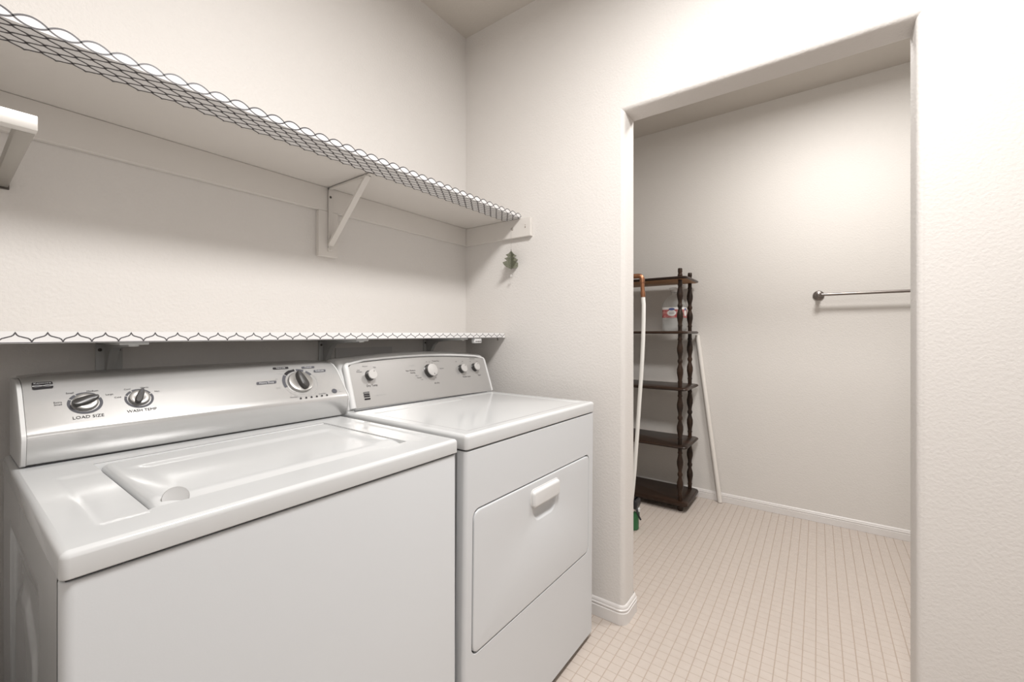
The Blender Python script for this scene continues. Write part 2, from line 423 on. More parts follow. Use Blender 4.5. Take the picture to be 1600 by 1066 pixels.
# ------------------------------------------------------------------ upper shelf bracket (folded white metal triangle)
def upper_bracket():
    x0, x1 = 0.8635, 0.8825; yw = YB-0.0205; zt = UZ0-0.0012
    t = thing('shelf_bracket', (0.873, yw, 1.50), 'white triangular metal bracket under the upper shelf', 'bracket')
    iv = Matrix.Translation((-0.873, -yw, -1.50))
    def P(name, bm, m='board'):
        o = obj(name, bm, m, t); o.matrix_parent_inverse = iv; return o
    bm = BM(); box(bm, x0, x1, yw-0.0025, yw, 1.487, zt, 0.0006, 1)
    box(bm, x0, x0+0.0015, yw-0.010, yw, 1.50, zt); P('wall_plate', bm)
    bm = BM(); box(bm, x0, x1, 1.222, yw-0.003, zt-0.0025, zt, 0.0006, 1)
    box(bm, x0, x0+0.0015, 1.225, yw-0.003, zt-0.009, zt); P('shelf_arm', bm)
    bm = BM()
    a = Vector((0, yw-0.003, 1.509)); b = Vector((0, 1.240, zt-0.004))
    d = (b-a).normalized(); nn = Vector((0, -d.z, d.y))
    if nn.z > 0: nn = -nn
    for off0, off1, xa, xb in ((0, 0.0022, x0-0.001, x1+0.001), (-0.007, 0.0, x0-0.001, x0+0.0008), (-0.007, 0.0, x1-0.0008, x1+0.001)):
        lp = []
        for q in (a, b):
            lp.append([(xa, (q+nn*off0).y, (q+nn*off0).z), (xb, (q+nn*off0).y, (q+nn*off0).z), (xb, (q+nn*off1).y, (q+nn*off1).z), (xa, (q+nn*off1).y, (q+nn*off1).z)])
        loft(bm, lp)
    P('brace', bm)
    for z in (1.494, 1.690):
        bm = BM(); lathe(bm, [(0.0045, 0), (0.0045, 0.001), (0.003, 0.0025), (0.0008, 0.0028)], 12, T(0.873, yw-0.0025, z) @ Matrix.Rotation(PI/2, 4, 'X'))
        P('screw', bm, 'board' if z < 1.6 else 'screw')
upper_bracket()

# ------------------------------------------------------------------ moulded L brackets under the lower shelf
def low_bracket(xc, w, label, gx0=0.0):
    yw = YB-0.001; zt = LZ0-0.0012
    t = thing('shelf_bracket', (xc, yw, 1.0), label, 'bracket', 'moulded brackets under the lower shelf')
    def P(name, bm, m):
        o = obj(name, bm, m, t); o.matrix_parent_inverse = T(-xc, -yw, -1.0); return o
    bm = BM(); box(bm, xc-w/2, xc+w/2, yw-0.006, yw, 0.985, zt-0.007, 0.002, 2); P('wall_plate', bm, 'bracketgrey')
    bm = BM(); box(bm, xc-w/2, xc+w/2, 1.255, yw, zt-0.006, zt, 0.0018, 2); P('shelf_arm', bm, 'bracketgrey')
    # curved web
    bm = BM(); loops = []
    n = 10; A = []
    for i in range(n+1):
        u = i/n; a = PI/2*u
        y = 1.262 + (yw-0.006-1.262)*math.sin(a); z = 1.0 + (zt-0.006-1.0)*(math.cos(a))
        y = 1.262+(yw-0.03-1.262)*u; z = zt-0.010-0.012*u**2-0.13*max(0, u-0.86)/0.14*0.35
        A.append((y, z))
    A.append((yw-0.010, 1.05)); A.append((yw-0.006, 0.99))
    poly = [(1.262, zt-0.006)]+A+[(yw-0.006, zt-0.006)]
    for x in (xc-0.009, xc+0.009): loops.append([(x, y, z) for y, z in poly])
    loft(bm, loops); P('web', bm, 'bracketgrey')
    for sx in (-1, 1):
        bm = BM(); lathe(bm, [(0.0042, 0), (0.0042, 0.0012), (0.0025, 0.0024), (0.0005, 0.0026)], 12, T(xc+sx*(w/2-0.008), yw-0.006, zt-0.022) @ Matrix.Rotation(PI/2, 4, 'X'))
        P('screw', bm, 'screw')
low_bracket(0.270, 0.052, 'grey moulded bracket under the lower shelf behind the washer console, leftmost of three')
low_bracket(0.862, 0.048, 'grey moulded bracket under the lower shelf above the gap between washer and dryer')
low_bracket(1.372, 0.048, 'grey moulded bracket under the lower shelf behind the dryer console, nearest the corner')

# recessed utility box in the back wall behind the dryer
bx = thing('wall_box', (1.035, YB, 0.9), 'grey recessed utility box set in the wall behind the dryer console', 'utility box')
def P(name, bm, m, par, loc, sm=35):
    o = obj(name, bm, m, par, sm); o.matrix_parent_inverse = T(-loc[0], -loc[1], -loc[2]); return o
bm = BM(); 
for a in ((0.905, 0.948, 0.86, 1.126), (1.150, 1.168, 0.86, 1.126), (0.948, 1.150, 1.0885, 1.126), (0.948, 1.150, 0.86, 0.90)):
    box(bm, a[0], a[1], YB-0.005, YB-0.0005, a[2], a[3])
P('face_plate', bm, 'boxgrey', bx, (1.035, YB, 0.9))
bm = BM(); box(bm, 0.949, 1.149, YB-0.0012, YB-0.0006, 0.901, 1.088); P('opening', bm, 'black', bx, (1.035, YB, 0.9))  # flat black sheet painting the dark inside of the recess

# small white clip under the lower shelf
cl = thing('cable_clip', (1.445, LY+0.012, LZ0-0.0007), 'small white plastic clip with two screws fixed under the right end of the lower shelf', 'clip')
bm = BM(); box(bm, -0.024, 0.024, -0.009, 0.012, -0.023, -0.0005, 0.003, 3); obj('clip_body', bm, 'cap', cl)
bm = BM(); box(bm, -0.013, 0.013, -0.0098, -0.0088, -0.0165, -0.0135, 0.0003, 1); obj('slot', bm, 'screw', cl)
for sx in (-0.017, 0.0, 0.017):
    bm = BM(); lathe(bm, [(0.0024, 0), (0.0024, 0.001), (0.0005, 0.0014)], 10, T(sx, -0.009, -0.015) @ Matrix.Rotation(PI/2, 4, 'X')); obj('screw', bm, 'screw', cl)
# cup hooks
def cup_hook(loc, rot, label, mname, s=1.0):
    t = thing('cup_hook', loc, label, 'hook', None, rot)
    pts = [(0, 0, 0), (0, 0, -0.006)]
    for i in range(13):
        a = PI*1.35*i/12; pts.append((0.006*(1-math.cos(a)), 0, -0.006-0.006*math.sin(a)*1.1))
    bm = BM(); tube(bm, [(x*s, y*s, z*s) for x, y, z in pts], 0.0011*s, 8); obj('hook_wire', bm, mname, t)
    bm = BM(); lathe(bm, [(0.0034*s, -0.0005*s), (0.0034*s, -0.0015*s), (0.0015*s, -0.0025*s)], 12); obj('collar', bm, mname, t)
cup_hook((1.590, LY+0.008, LZ0-0.0006), (0, 0, 0.4), 'small dark wire hook under the right end of the lower shelf', 'screw', 1.0)
cup_hook((XW-0.0195, 1.1035, 1.679), (0, -PI/2, PI/2-0.3), 'small brass cup hook screwed into the right end of the upper shelf cleat', 'brass', 0.95)
cup_hook((XW-0.0195, 1.176, 1.676), (0, -PI/2, PI/2), 'small brass cup hook holding the tree ornament on the upper shelf cleat', 'brass', 0.8)

# hanging tree ornament
OX, OY = XW-0.033, 1.176
to = thing('tree_ornament', (OX, OY, 1.49), 'green metal fir tree ornament with a tiny star hanging from the upper shelf cleat', 'ornament')
half = [(0, 0.082), (0.004, 0.081), (0.014, 0.070), (0.030, 0.063), (0.020, 0.057), (0.018, 0.053), (0.037, 0.045), (0.026, 0.039), (0.024, 0.035), (0.046, 0.026), (0.037, 0.013), (0.024, 0.005), (0.010, 0.001), (0, 0)]
for k, ang in enumerate((PI*0.36, PI*0.86)):
    outl = [(x, z) for x, z in half] + [(-x, z) for x, z in reversed(half[1:-1])]
    bm = BM(); c, s = math.cos(ang), math.sin(ang)
    lp = []
    for tt in (-0.0008, 0.0008): lp.append([(x*c - tt*s, x*s + tt*c, z) for x, z in outl])
    loft(bm, lp); obj('tree_plate', bm, 'ornament', to, 0)
bm = BM(); lathe(bm, [(0.0014, -0.004), (0.0018, 0.0), (0.0018, 0.080), (0.0012, 0.088), (0.0008, 0.092)], 8); obj('stem', bm, 'screw', to)
bm = BM(); tube(bm, [(0, 0, 0.090), (0, 0, 0.140), (0, 0, 0.178), (0.004, 0, 0.181)], 0.0005, 6); obj('string', bm, 'string', to)
bm = BM(); tube(bm, [(0, 0, -0.004), (0, 0, -0.028)], 0.0004, 6); obj('string', bm, 'string', to)
star = []
for i in range(10):
    a = PI/2+PI*i/5; rr = 0.0085 if i % 2 == 0 else 0.0038
    star.append((rr*math.cos(a)*0.5, -rr*math.cos(a)*0.85, -0.034+rr*math.sin(a)))
bm = BM(); loft(bm, [[(x-0.0005, y, z) for x, y, z in star], [(x+0.0005, y, z) for x, y, z in star]]); obj('star', bm, 'knobgrey', to, 0)

# square tube clothes rail at the left, above the washer
cr = thing('clothes_rail', (-0.25, YB, 1.525), 'square steel tube clothes rail on a wall arm at the left above the washer', 'rail')
def CR(n, bm, m='steel'): o = obj(n, bm, m, cr); o.matrix_parent_inverse = T(0.25, -YB, -1.525); return o
bm = BM(); box(bm, XS+0.0005, 0.102, 1.035, 1.057, 1.5125, 1.537, 0.0015, 2); CR('front_bar', bm)
for xa in (0.0795,):
    bm = BM(); box(bm, xa, xa+0.0215, 1.0575, YB-0.005, 1.5125, 1.534, 0.0015, 2); CR('arm', bm, 'steeldark')
    bm = BM(); box(bm, xa-0.002, xa+0.0235, YB-0.0045, YB-0.0006, 1.508, 1.540, 0.001, 1); CR('wall_flange', bm, 'screw')

# ------------------------------------------------------------------ knobs and printing helpers for the consoles
def knob_bar(name, parent, M4, R, ang, bar_w, bar_len, hgt=0.016):
    # silver dished disc with a dark grip bar across it
    e = obj(name, lathe_bm([(R*1.02, 0.0006), (R*1.02, 0.003), (R*0.97, 0.0075), (R*0.80, 0.0088), (R*0.5, 0.0078), (0.0008, 0.0075)], 40), 'knobsilver', parent)
    e.matrix_local = M4
    bm = BM()
    loops = []
    for z, k in ((0.006, 1.0), (hgt*0.7, 0.93), (hgt*0.93, 0.80), (hgt, 0.62)):
        lp = []
        for i in range(28):
            a = 2*PI*i/28
            x = math.copysign(abs(math.cos(a))**0.75, math.cos(a))*bar_len/2*(0.97 if z > hgt*0.9 else 1)
            y = math.copysign(abs(math.sin(a))**0.8, math.sin(a))*bar_w/2*k*(1-0.25*math.cos(a))
            lp.append((x, y, z))
        loops.append(lp)
    loft(bm, loops)
    g = obj('grip', bm, 'knobdark', e); g.matrix_local = Matrix.Rotation(ang, 4, 'Z')
    bm = BM(); box(bm, bar_len*0.12, bar_len*0.44, -0.0007, 0.0007, hgt-0.0002, hgt+0.0004); gg = obj('pointer_line', bm, 'inkgrey', e); gg.matrix_local = Matrix.Rotation(ang, 4, 'Z')
    return e
def lathe_bm(prof, n=24):
    bm = BM(); lathe(bm, prof, n); return bm
def arc_ring(bm, M4, r0, r1, a0, a1, z=0.0004, mi=0):
    n = max(4, int(abs(a1-a0)/0.08)); prev = None
    for i in range(n+1):
        a = a0+(a1-a0)*i/n
        cur = (bm.verts.new(M4 @ Vector((r0*math.cos(a), r0*math.sin(a), z))), bm.verts.new(M4 @ Vector((r1*math.cos(a), r1*math.sin(a), z))))
        if prev: bm.faces.new((prev[0], cur[0], cur[1], prev[1])).material_index = mi
        prev = cur
def patch(bm, M4, w, h, r, z=0.0004, mi=0, skew=0.0):
    n = 8; prev = None
    for i in range(n+1):
        y = -h/2+h*i/n; e = max(0, abs(y)-(h/2-r)); o = r-math.sqrt(max(0, r*r-e*e))
        cur = (bm.verts.new(M4 @ Vector((-w/2+o+skew*y, y, z))), bm.verts.new(M4 @ Vector((w/2-o+skew*y, y, z))))
        if prev: bm.faces.new((prev[0], prev[1], cur[1], cur[0])).material_index = mi
        prev = cur
def dot(bm, M4, r, z=0.0004, mi=0):
    vs = [bm.verts.new(M4 @ Vector((r*math.cos(2*PI*i/16), r*math.sin(2*PI*i/16), z))) for i in range(16)]
    bm.faces.new(vs).material_index = mi

# ------------------------------------------------------------------ washing machine
def washer():
    X0, X1, Y0, Y1 = 0.087, 0.7625, 0.717, 1.400
    ZL, ZT = 0.8880, 0.9215
    c = ((X0+X1)/2, Y0, 0.0)
    w = thing('washing_machine', c, 'white top-loading washing machine with a pearl silver console, left of the dryer', 'washing machine')
    def A(name, bm, m, sm=35):
        o = obj(name, bm, m, w, sm); o.matrix_parent_inverse = T(-c[0], -c[1], 0); return o
    bm = BM(); box(bm, X0+0.0105, X1-0.003, Y0+0.010, Y1-0.005, 0.03, 0.884); A('cabinet', bm, 'enamel')
    bm = BM(); slab(bm, X0+0.0012, X1-0.0008, Y0+0.004, Y0+0.034, 0.025, 0.8835, 0.013, 0.003, n=5); A('front_panel', bm, 'enamel_front')
    bm = BM(); box(bm, X0+0.006, X1-0.004, Y0+0.009, Y1-0.008, 0.8837, 0.8885); A('top_gap_shade', bm, 'gap')  # dark slab painting the shade in the slit below the top
    # stamped left side
    bm = BM()
    def dep(y, z):
        d = 0.0
        inr = lambda y0, y1, zt, s=0.012: sstep(y0-s, y0+s, y)*(1-sstep(y1-s, y1+s, y))*(1-sstep(zt-s*1.4, zt+s*1.4, z))
        d += 0.0052*inr(0.908, 1.262, 0.800, 0.007)
        waist = 0.045*math.exp(-((z-0.42)/0.16)**2)
        d -= 0.0042*inr(0.965+waist*0.3, 1.205-waist*0.3, 0.735-0.9*max(0, abs(y-1.085)-0.03)**1.2, 0.010)
        return X0+0.0018+max(0, d)
    ys = lines(Y0+0.030, Y1-0.006, 0.006); zs = lines(0.03, 0.8835, 0.012)
    V = [[bm.verts.new((dep(y, z), y, z)) for y in ys] for z in zs]
    for j in range(len(zs)-1):
        for i in range(len(ys)-1): bm.faces.new((V[j][i], V[j+1][i], V[j+1][i+1], V[j][i+1]))
    for row in (V[0], V[-1]):
        q = [bm.verts.new((X0+0.010, v.co.y, v.co.z)) for v in row]
        for i in range(len(row)-1): bm.faces.new((row[i], row[i+1], q[i+1], q[i]))
    A('side_panel', bm, 'enamel')
    # top frame
    r = 0.009; n = 5
    lx0, lx1, ly0, ly1 = 0.1880, 0.6700, 0.8000, 1.1640
    bm = BM(); slab(bm, X0, X1, Y0, Y1, ZL, ZT, r, r, 0.002, n, cap1=False)
    def ztop(x, y):
        d = -0.0
        for a, b in ((0.133, 0.1845), (0.690, 0.733)):
            d -= 0.0013*sstep(a-0.004, a+0.004, x)*(1-sstep(b+0.002, b+0.010, x))*sstep(0.783, 0.795, y)*(1-sstep(1.085, 1.110, y)) if a < 0.4 else \
                 0.0014*sstep(a-0.004, a+0.022, x)*(1-sstep(b-0.004, b+0.004, x))*sstep(0.783, 0.795, y)*(1-sstep(1.085, 1.110, y))
        return ZT+d
    xs = lines(X0+r, X1-r, 0.004, (lx0, lx1)); ys = lines(Y0+r, Y1-r, 0.006, (ly0, ly1))
    hole = lambda x, y: lx0 < x < lx1 and ly0 < y < ly1
    hfield(bm, xs, ys, ztop, hole)
    # well around the lid
    e = 0.0025
    loops = [[(x, y, z) for x, y in ((lx0+o, ly0+o), (lx1-o, ly0+o), (lx1-o, ly1-o), (lx0+o, ly1-o))] for o, z in ((0, ZT-0.0005), (e*0.4, ZT-0.0025), (e*0.5, ZT-0.030))]
    loft(bm, loops, False, True)
    A('top_cover', bm, 'enamel')
    # lid
    bm = BM(); g = 0.0035
    a0, a1, b0, b1 = lx0+0.0085, lx1-0.0015, ly0+0.0022, ly1-g
    zl = ZT-0.0012
    def zlid(x, y):
        z = zl
        z -= 0.0140*(1-math.sqrt(max(0, 1-(1-min(1, (x-a0)/0.016))**2)))
        z -= 0.0010*(1-sstep(0, 0.008, a1-x))
        z -= 0.0040*(1-sstep(0, 0.010, b1-y))
        z -= 0.0035*(1-sstep(1.066, 1.094, y))*sstep(a0+0.02, a0+0.06, x)*(1-sstep(a1-0.05, a1-0.02, x))
        z -= 0.0080*(1-sstep(0, 0.060, y-b0))
        z -= 0.0025*(1-sstep(0, 0.014, y-b0))
        return z
    xs = lines(a0, a1, 0.004); ys = lines(b0, b1, 0.004)
    V = hfield(bm, xs, ys, zlid)
    rim = [V[0][i] for i in range(len(xs))] + [V[j][-1] for j in range(1, len(ys))] + [V[-1][i] for i in range(len(xs)-2, -1, -1)] + [V[j][0] for j in range(len(ys)-2, 0, -1)]
    q = [bm.verts.new((v.co.x, v.co.y, ZT-0.0285)) for v in rim]
    for i in range(len(rim)): bm.faces.new((rim[i], rim[(i+1) % len(rim)], q[(i+1) % len(rim)], q[i]))
    bm.faces.new(q)
    lid = A('lid', bm, 'enamel', 50)
    M4 = T(0.2290, 0.832, 0.9180) @ Matrix.Rotation(math.radians(-14), 4, 'Z') @ Matrix.Rotation(math.radians(50), 4, 'X')
    bm = BM(); lathe(bm, [(0.0172, -0.0016), (0.0180, -0.0008), (0.0180, 0.0008), (0.0170, 0.0016), (0.0120, 0.0012), (0.001, 0.0012)], 36, M4)
    A('lid_tab', bm, 'tabgrey')
    # console
    prof = [(1.2290, 0.9243), (1.2235, 0.9290), (1.2130, 0.9780), (1.2132, 0.9850), (1.2170, 0.9915), (1.2240, 1.0000), (1.2550, 1.0380), (1.2790, 1.0670), (1.2880, 1.0755), (1.3020, 1.0850), (1.3200, 1.0915), (1.3400, 1.0945), (1.3850, 1.0950)]
    cx0, cx1 = 0.1060, 0.7700
    yw = -0.020      # the console sits a touch askew
    def adj(x, y): return y + yw*((x-cx0)/(cx1-cx0)-0.3)
    def sect(x, k=0.0, ins=0.0):
        out = []
        for y, z in prof:
            zz = z-(z-0.9225)/0.17*k
            out.append((x, adj(x, y)+ins, zz))
        out.append((x, adj(x, 1.395), 1.083-k)); out.append((x, adj(x, 1.395), 0.9225))
        return out
    st = []
    for i in range(21):
        u = i/20; x = cx0+(cx1-cx0)*u
        arch = 0.0020*(2*u-1)**2
        end = 0.003*max(0, 1-u*18)**2 + 0.003*max(0, 1-(1-u)*18)**2
        st.append(sect(x, arch+end))
    bm = BM(); loft(bm, st, True, True); A('console', bm, 'silver', 40)
    for side, xa, xb in ((0, cx0-0.0085, cx0-0.0006), (1, cx1+0.0006, cx1+0.0045)):
        bm = BM(); k = 0.0045 + (0.004 if side == 0 else 0.001)
        loft(bm, [sect(xa, k+0.0015, 0.002), sect(xa+0.0015, k, -0.0008), sect(xb, k, -0.0008)]); A('console_end_cap', bm, 'cap', 40)
    bm = BM(); box(bm, cx0, cx1, 1.232, 1.39, 0.9212, 0.9236); A('console_shadow_gap', bm, 'gap')  # dark strip painting the shade under the console
    # face plane
    vdir = Vector((0, 0.0310, 0.0380)).normalized()
    def FP(x, z):
        y = 1.2240+(z-1.0000)*0.0310/0.0380
        return frame4((x, adj(x, y)-0.0002, z+0.0001), (1, yw/(cx1-cx0), 0), vdir)
    bl = T(-c[0], -c[1], 0)
    K1, K2, K3 = FP(0.1905, 1.0345), FP(0.2775, 1.0335), FP(0.6425, 1.0365)
    knob_bar('load_size_knob', w, bl @ K1, 0.0198, math.radians(20), 0.0200, 0.043, 0.015)
    knob_bar('wash_temperature_knob', w, bl @ K2, 0.0185, math.radians(70), 0.0140, 0.038, 0.016)
    knob_bar('cycle_knob', w, bl @ K3, 0.0350, math.radians(100), 0.0250, 0.060, 0.022)
    # printing : 0 ink, 1 grey, 2 light, 3 white. Laid out flat (x, arc length, lift), then wrapped onto the console face
    cum = [0.0]
    for (ya, za), (yb_, zb_) in zip(prof, prof[1:]): cum.append(cum[-1]+math.hypot(yb_-ya, zb_-za))
    def s_of(z):
        for i in range(5, len(prof)-1):
            if z <= prof[i+1][1]: return cum[i]+(z-prof[i][1])/(prof[i+1][1]-prof[i][1])*(cum[i+1]-cum[i])
        return cum[-1]
    def at_s(s):
        for i in range(len(prof)-1):
            if s <= cum[i+1]:
                f = (s-cum[i])/(cum[i+1]-cum[i]); (ya, za), (yb_, zb_) = prof[i], prof[i+1]
                return ya+(yb_-ya)*f, za+(zb_-za)*f
        return prof[-1]
    def FPl(x, z): return T(x, s_of(z), 0)
    K1, K2, K3 = FPl(0.1905, 1.0345), FPl(0.2775, 1.0335), FPl(0.6425, 1.0365)
    bm = BM()
    ring = lambda K, r0, r1, segs, mi: [arc_ring(bm, K, r0, r1, math.radians(a), math.radians(b), 0.0005, mi) for a, b in segs]
    ring(K1, 0.0220, 0.0270, [(-205, 24), (36, 150-4), (150+4, 150+4)][:1], 1)
    ring(K1, 0.0220, 0.0270, [(30, 118), (124, 149)], 1)
    ring(K2, 0.0210, 0.0254, [(-200, 24), (30, 66), (72, 116), (122, 154)], 1)
    ring(K3, 0.0415, 0.0500, [(94, 138)], 0); ring(K3, 0.0415, 0.0500, [(142, 196)], 1); ring(K3, 0.0415, 0.0500, [(32, 54), (62, 88)], 1)
    ring(K3, 0.0412, 0.0416, [(-160, 28)], 2); ring(K3, 0.0497, 0.0503, [(-160, -95), (-88, -40), (-36, 28)], 2)
    def tx(s, sz, x, z, mi=0, al='CENTER'): text_bm(bm, s, sz, FPl(x, z) @ T(0, 0, 0.0006), al, mi)
    tx('LOAD SIZE', 0.0098, 0.1920, 1.0075); tx('WASH TEMP', 0.0092, 0.2780, 1.0085)
    tx('Extra', 0.0056, 0.1510, 1.0400, 0); tx('Small', 0.0056, 0.1510, 1.0356, 0)
    tx('Small', 0.0056, 0.1700, 1.0560); tx('Medium', 0.0056, 0.2040, 1.0568); tx('Large', 0.0056, 0.2295, 1.0470)
    tx('Cold', 0.0056, 0.2420, 1.0395); tx('Cool', 0.0056, 0.2600, 1.0545); tx('Warm', 0.0056, 0.2900, 1.0553); tx('Hot', 0.0056, 0.3110, 1.0450)
    for s, x, z, ww, mi in (('Normal', 0.6045, 1.0788, 0.044, 0), ('Casual', 0.6840, 1.0770, 0.040, 1), ('Delicate', 0.7140, 1.0650, 0.038, 1), ('Heavy Duty', 0.5510, 1.0430, 0.052, 1)):
        K = FPl(x, z)
        patch(bm, K, ww, 0.0092, 0.0022, 0.0008, mi, 0.25); text_bm(bm, s, 0.0080, K @ T(0, 0, 0.0011), 'CENTER', 3)
    for s, x, z in (('Regular', 0.6270, 1.0730), ('Medium', 0.5960, 1.0640), ('Light', 0.5800, 1.0510), ('Light', 0.5760, 1.0270), ('Rinse/Spin', 0.6090, 0.9990), ('Drain/Spin', 0.6930, 1.0000)):
        tx(s, 0.0052, x, z, 2 if z > 1.02 else 1)
    for i in range(6): dot(bm, FPl(0.6255+i*0.0158, 0.9935+0.0001*i), 0.0027, 0.0016, 0)
    for i in range(6): tx(('Sensing', 'Wash', 'Rinse', 'Spin', 'Lid Locked', 'Done')[i], 0.0032, 0.6255+i*0.0158, 0.9978, 2)
    dot(bm, FPl(0.7330, 1.0035), 0.0082, 0.0012, 1); tx('Start', 0.0042, 0.7300, 1.0150, 2); tx('Push', 0.0042, 0.7480, 1.0060, 2); tx('to Start', 0.0042, 0.7500, 1.0015, 2)
    # maker's plate
    K = FPl(0.1335, 1.0755)
    patch(bm, K, 0.0290, 0.0210, 0.0018, 0.0006, 0)
    text_bm(bm, 'Kenmore', 0.0064, K @ T(0, 0.0062, 0.0010), 'CENTER', 3)
    for s0 in (1, -1):
        pts = []
        for i in range(13):
            u = -1+2*i/12; pts.append(K @ Vector((u*0.0145, -0.0010-0.0035*(1-u*u)*0.0-s0*0.0030*math.sin(u*PI/1.1)*0.6+ (-0.001), 0.0010)))
        N = (K.to_3x3() @ Vector((0, 0, 1)))
        strip(bm, pts, 0.0008, N)
        bm.faces.ensure_lookup_table()
        for f in bm.faces[-12:]: f.material_index = 3
    for v in bm.verts:
        x, s_, h_ = v.co
        (ya, za), (yb_, zb_) = at_s(s_-0.0035), at_s(s_+0.0035); (y, z) = at_s(s_)
        tv = Vector((0, yb_-ya, zb_-za)).normalized(); nv = Vector((1, 0, 0)).cross(tv)
        u = (x-cx0)/(cx1-cx0)
        v.co = Vector((x, adj(x, y), z-0.0020*(2*u-1)**2*(z-0.9225)/0.17)) + nv*(h_+0.0002)
    A('console_lettering', bm, ['ink', 'inkgrey', 'inklight', 'inkwhite'], 0)['kind'] = 'stuff'
    for xx in (X0+0.05, X1-0.05):
        for yy in (Y0+0.06, Y1-0.06):
            bm = BM(); lathe(bm, [(0.018, 0.0005), (0.020, 0.004), (0.020, 0.014), (0.008, 0.016), (0.008, 0.031)], 16, T(xx, yy, 0)); A('foot', bm, 'black')
washer()

# ------------------------------------------------------------------ clothes dryer
def dryer():
    hw = 0.3725; th = 0.0155
    d = thing('clothes_dryer', (1.142, 0.712, 0.0), 'white front-loading clothes dryer with a grey console and a recessed door handle', 'clothes dryer', None, (0, th, 0))
    def A(name, bm, m, sm=35): return obj(name, bm, m, d, sm)
    D = 0.690
    bm = BM(); box(bm, -hw+0.004, hw-0.004, 0.012, D-0.004, 0.03, 0.8785); A('cabinet', bm, 'enamel')
    bm = BM(); box(bm, -hw+0.006, hw-0.006, 0.008, D-0.01, 0.8790, 0.8825); A('top_gap_shade', bm, 'gap')  # painted shade between the dryer cabinet and its top
    # top with a shallow stamped pad
    r = 0.010; ZT = 0.9205
    bm = BM(); slab(bm, -hw, hw, -0.002, D, 0.8822, ZT, r, r, 0.002, 5, cap1=False)
    def zt(x, y):
        dx = min(sstep(-hw+0.040, -hw+0.050, x), 1-sstep(hw-0.050, hw-0.040, x))
        yb = 0.445 + (0.0 if x < 0.09 else 0.045*sstep(0.09, 0.13, x))
        dy = sstep(0.030, 0.042, y)*(1-sstep(yb-0.010, yb, y))
        return ZT-0.0022*dx*dy
    hfield(bm, lines(-hw+r, hw-r, 0.004), lines(-0.002+r, D-r, 0.005), zt)
    A('top_cover', bm, 'enamel', 50)
    # front panel with the door opening
    x0, x1, z0, z1 = -0.341, 0.329, 0.3535, 0.7225
    rr = 0.022
    bm = BM()
    hx = (x0+x1)/2; hz_ = (z0+z1)/2
    outer = rrect(-hw+0.001, hw-0.001, 0.028, 0.8785, 0.0005, 10); inner = rrect(x0-0.003, x1+0.003, z0-0.003, z1+0.003, rr+0.003, 10)
    Rv = 0.010
    loops = []
    for k in range(6):
        a = PI/2*k/5; o = Rv*(1-math.cos(a)); loops.append([( (-hw+0.001+o*1.0) if x < hx else (hw-0.001-o), Rv-Rv*math.sin(a), min(max(z, 0.028+o*0.2), 0.8785-o*0.2)) for x, z in outer])
    loops.insert(0, [(x, 0.030, z) for x, z in outer])
    loops += [[(x, 0.0, z) for x, z in inner], [(x, 0.0008, z) for x, z in rrect(x0-0.002, x1+0.002, z0-0.002, z1+0.002, rr+0.002, 10)], [(x, 0.016, z) for x, z in rrect(x0-0.002, x1+0.002, z0-0.002, z1+0.002, rr+0.002, 10)]]
    loft(bm, loops, False, False); A('front_panel', bm, 'enamel_front', 30)
    bm = BM(); box(bm, x0-0.002, x1+0.002, 0.0105, 0.0118, z0-0.002, z1+0.002); A('door_gap_shade', bm, 'gap')  # dark backing that paints the shade in the gap round the door
    # door with scooped finger pull
    sx0, sx1, sz0, sz1 = -0.062, 0.078, 0.5930, 0.6900
    cxs, czs = (sx0+sx1)/2, (sz0+sz1)/2
    N = 240
    def ray(loop_fn):
        return [loop_fn(2*PI*i/N) for i in range(N)]
    def hit(ax0, ax1, az0, az1, rad, a):
        # distance along direction a from (cxs, czs) to a rounded rectangle
        dx, dz = math.cos(a), math.sin(a); lo, hi = 0.0, 2.0
        def inside(t):
            px, pz = cxs+dx*t, czs+dz*t
            if not (ax0 <= px <= ax1 and az0 <= pz <= az1): return False
            qx = max(ax0+rad-px, px-(ax1-rad), 0); qz = max(az0+rad-pz, pz-(az1-rad), 0)
            return qx*qx+qz*qz <= rad*rad or qx == 0 or qz == 0
        for _ in range(40):
            m_ = (lo+hi)/2
            if inside(m_): lo = m_
            else: hi = m_
        return cxs+dx*lo, czs+dz*lo
    g = 0.0022; loops = []
    for ins, y in ((g, 0.010), (g, 0.0012), (g+0.0008, -0.0006), (g+0.0024, -0.0014), (g+0.005, -0.0016)):
        loops.append([(p[0], y, p[1]) for p in ray(lambda a: hit(x0+ins, x1-ins, z0+ins, z1-ins, rr-ins, a))])
    for k, (ins, y) in enumerate(((0, -0.0016), (0.003, -0.0008), (0.008, 0.004), (0.014, 0.0085), (0.026, 0.0100))):
        loops.append([(p[0], y, p[1]) for p in ray(lambda a: hit(sx0+ins, sx1-ins, sz0+ins, sz1-ins, 0.036-ins*0.8, a))])
    bm = BM(); loft(bm, loops, False, True); door = A('door', bm, 'enamel_front', 30)
    bm = BM(); xslab(bm, -0.078, 0.092, 0.6445, 0.7000, -0.0030, 0.0040, 0.016, 0.002, 6)
    xslab(bm, -0.0735, 0.0875, 0.6430, 0.6960, -0.0140, -0.0020, 0.012, 0.0085, 6)
    obj('door_handle', bm, 'cap', door, 30)
    # console
    cx0, cx1 = -0.355, 0.372
    z0c = 0.9212
    def top(u):   # height of the console above z0c along its width
        return 0.1655 + 0.0215*math.sin(PI*min(1, max(0, u*0.93+0.02)))**0.9
    def adj(x): return 0.006-0.030*((x-cx0)/(cx1-cx0)-0.5)*1.0
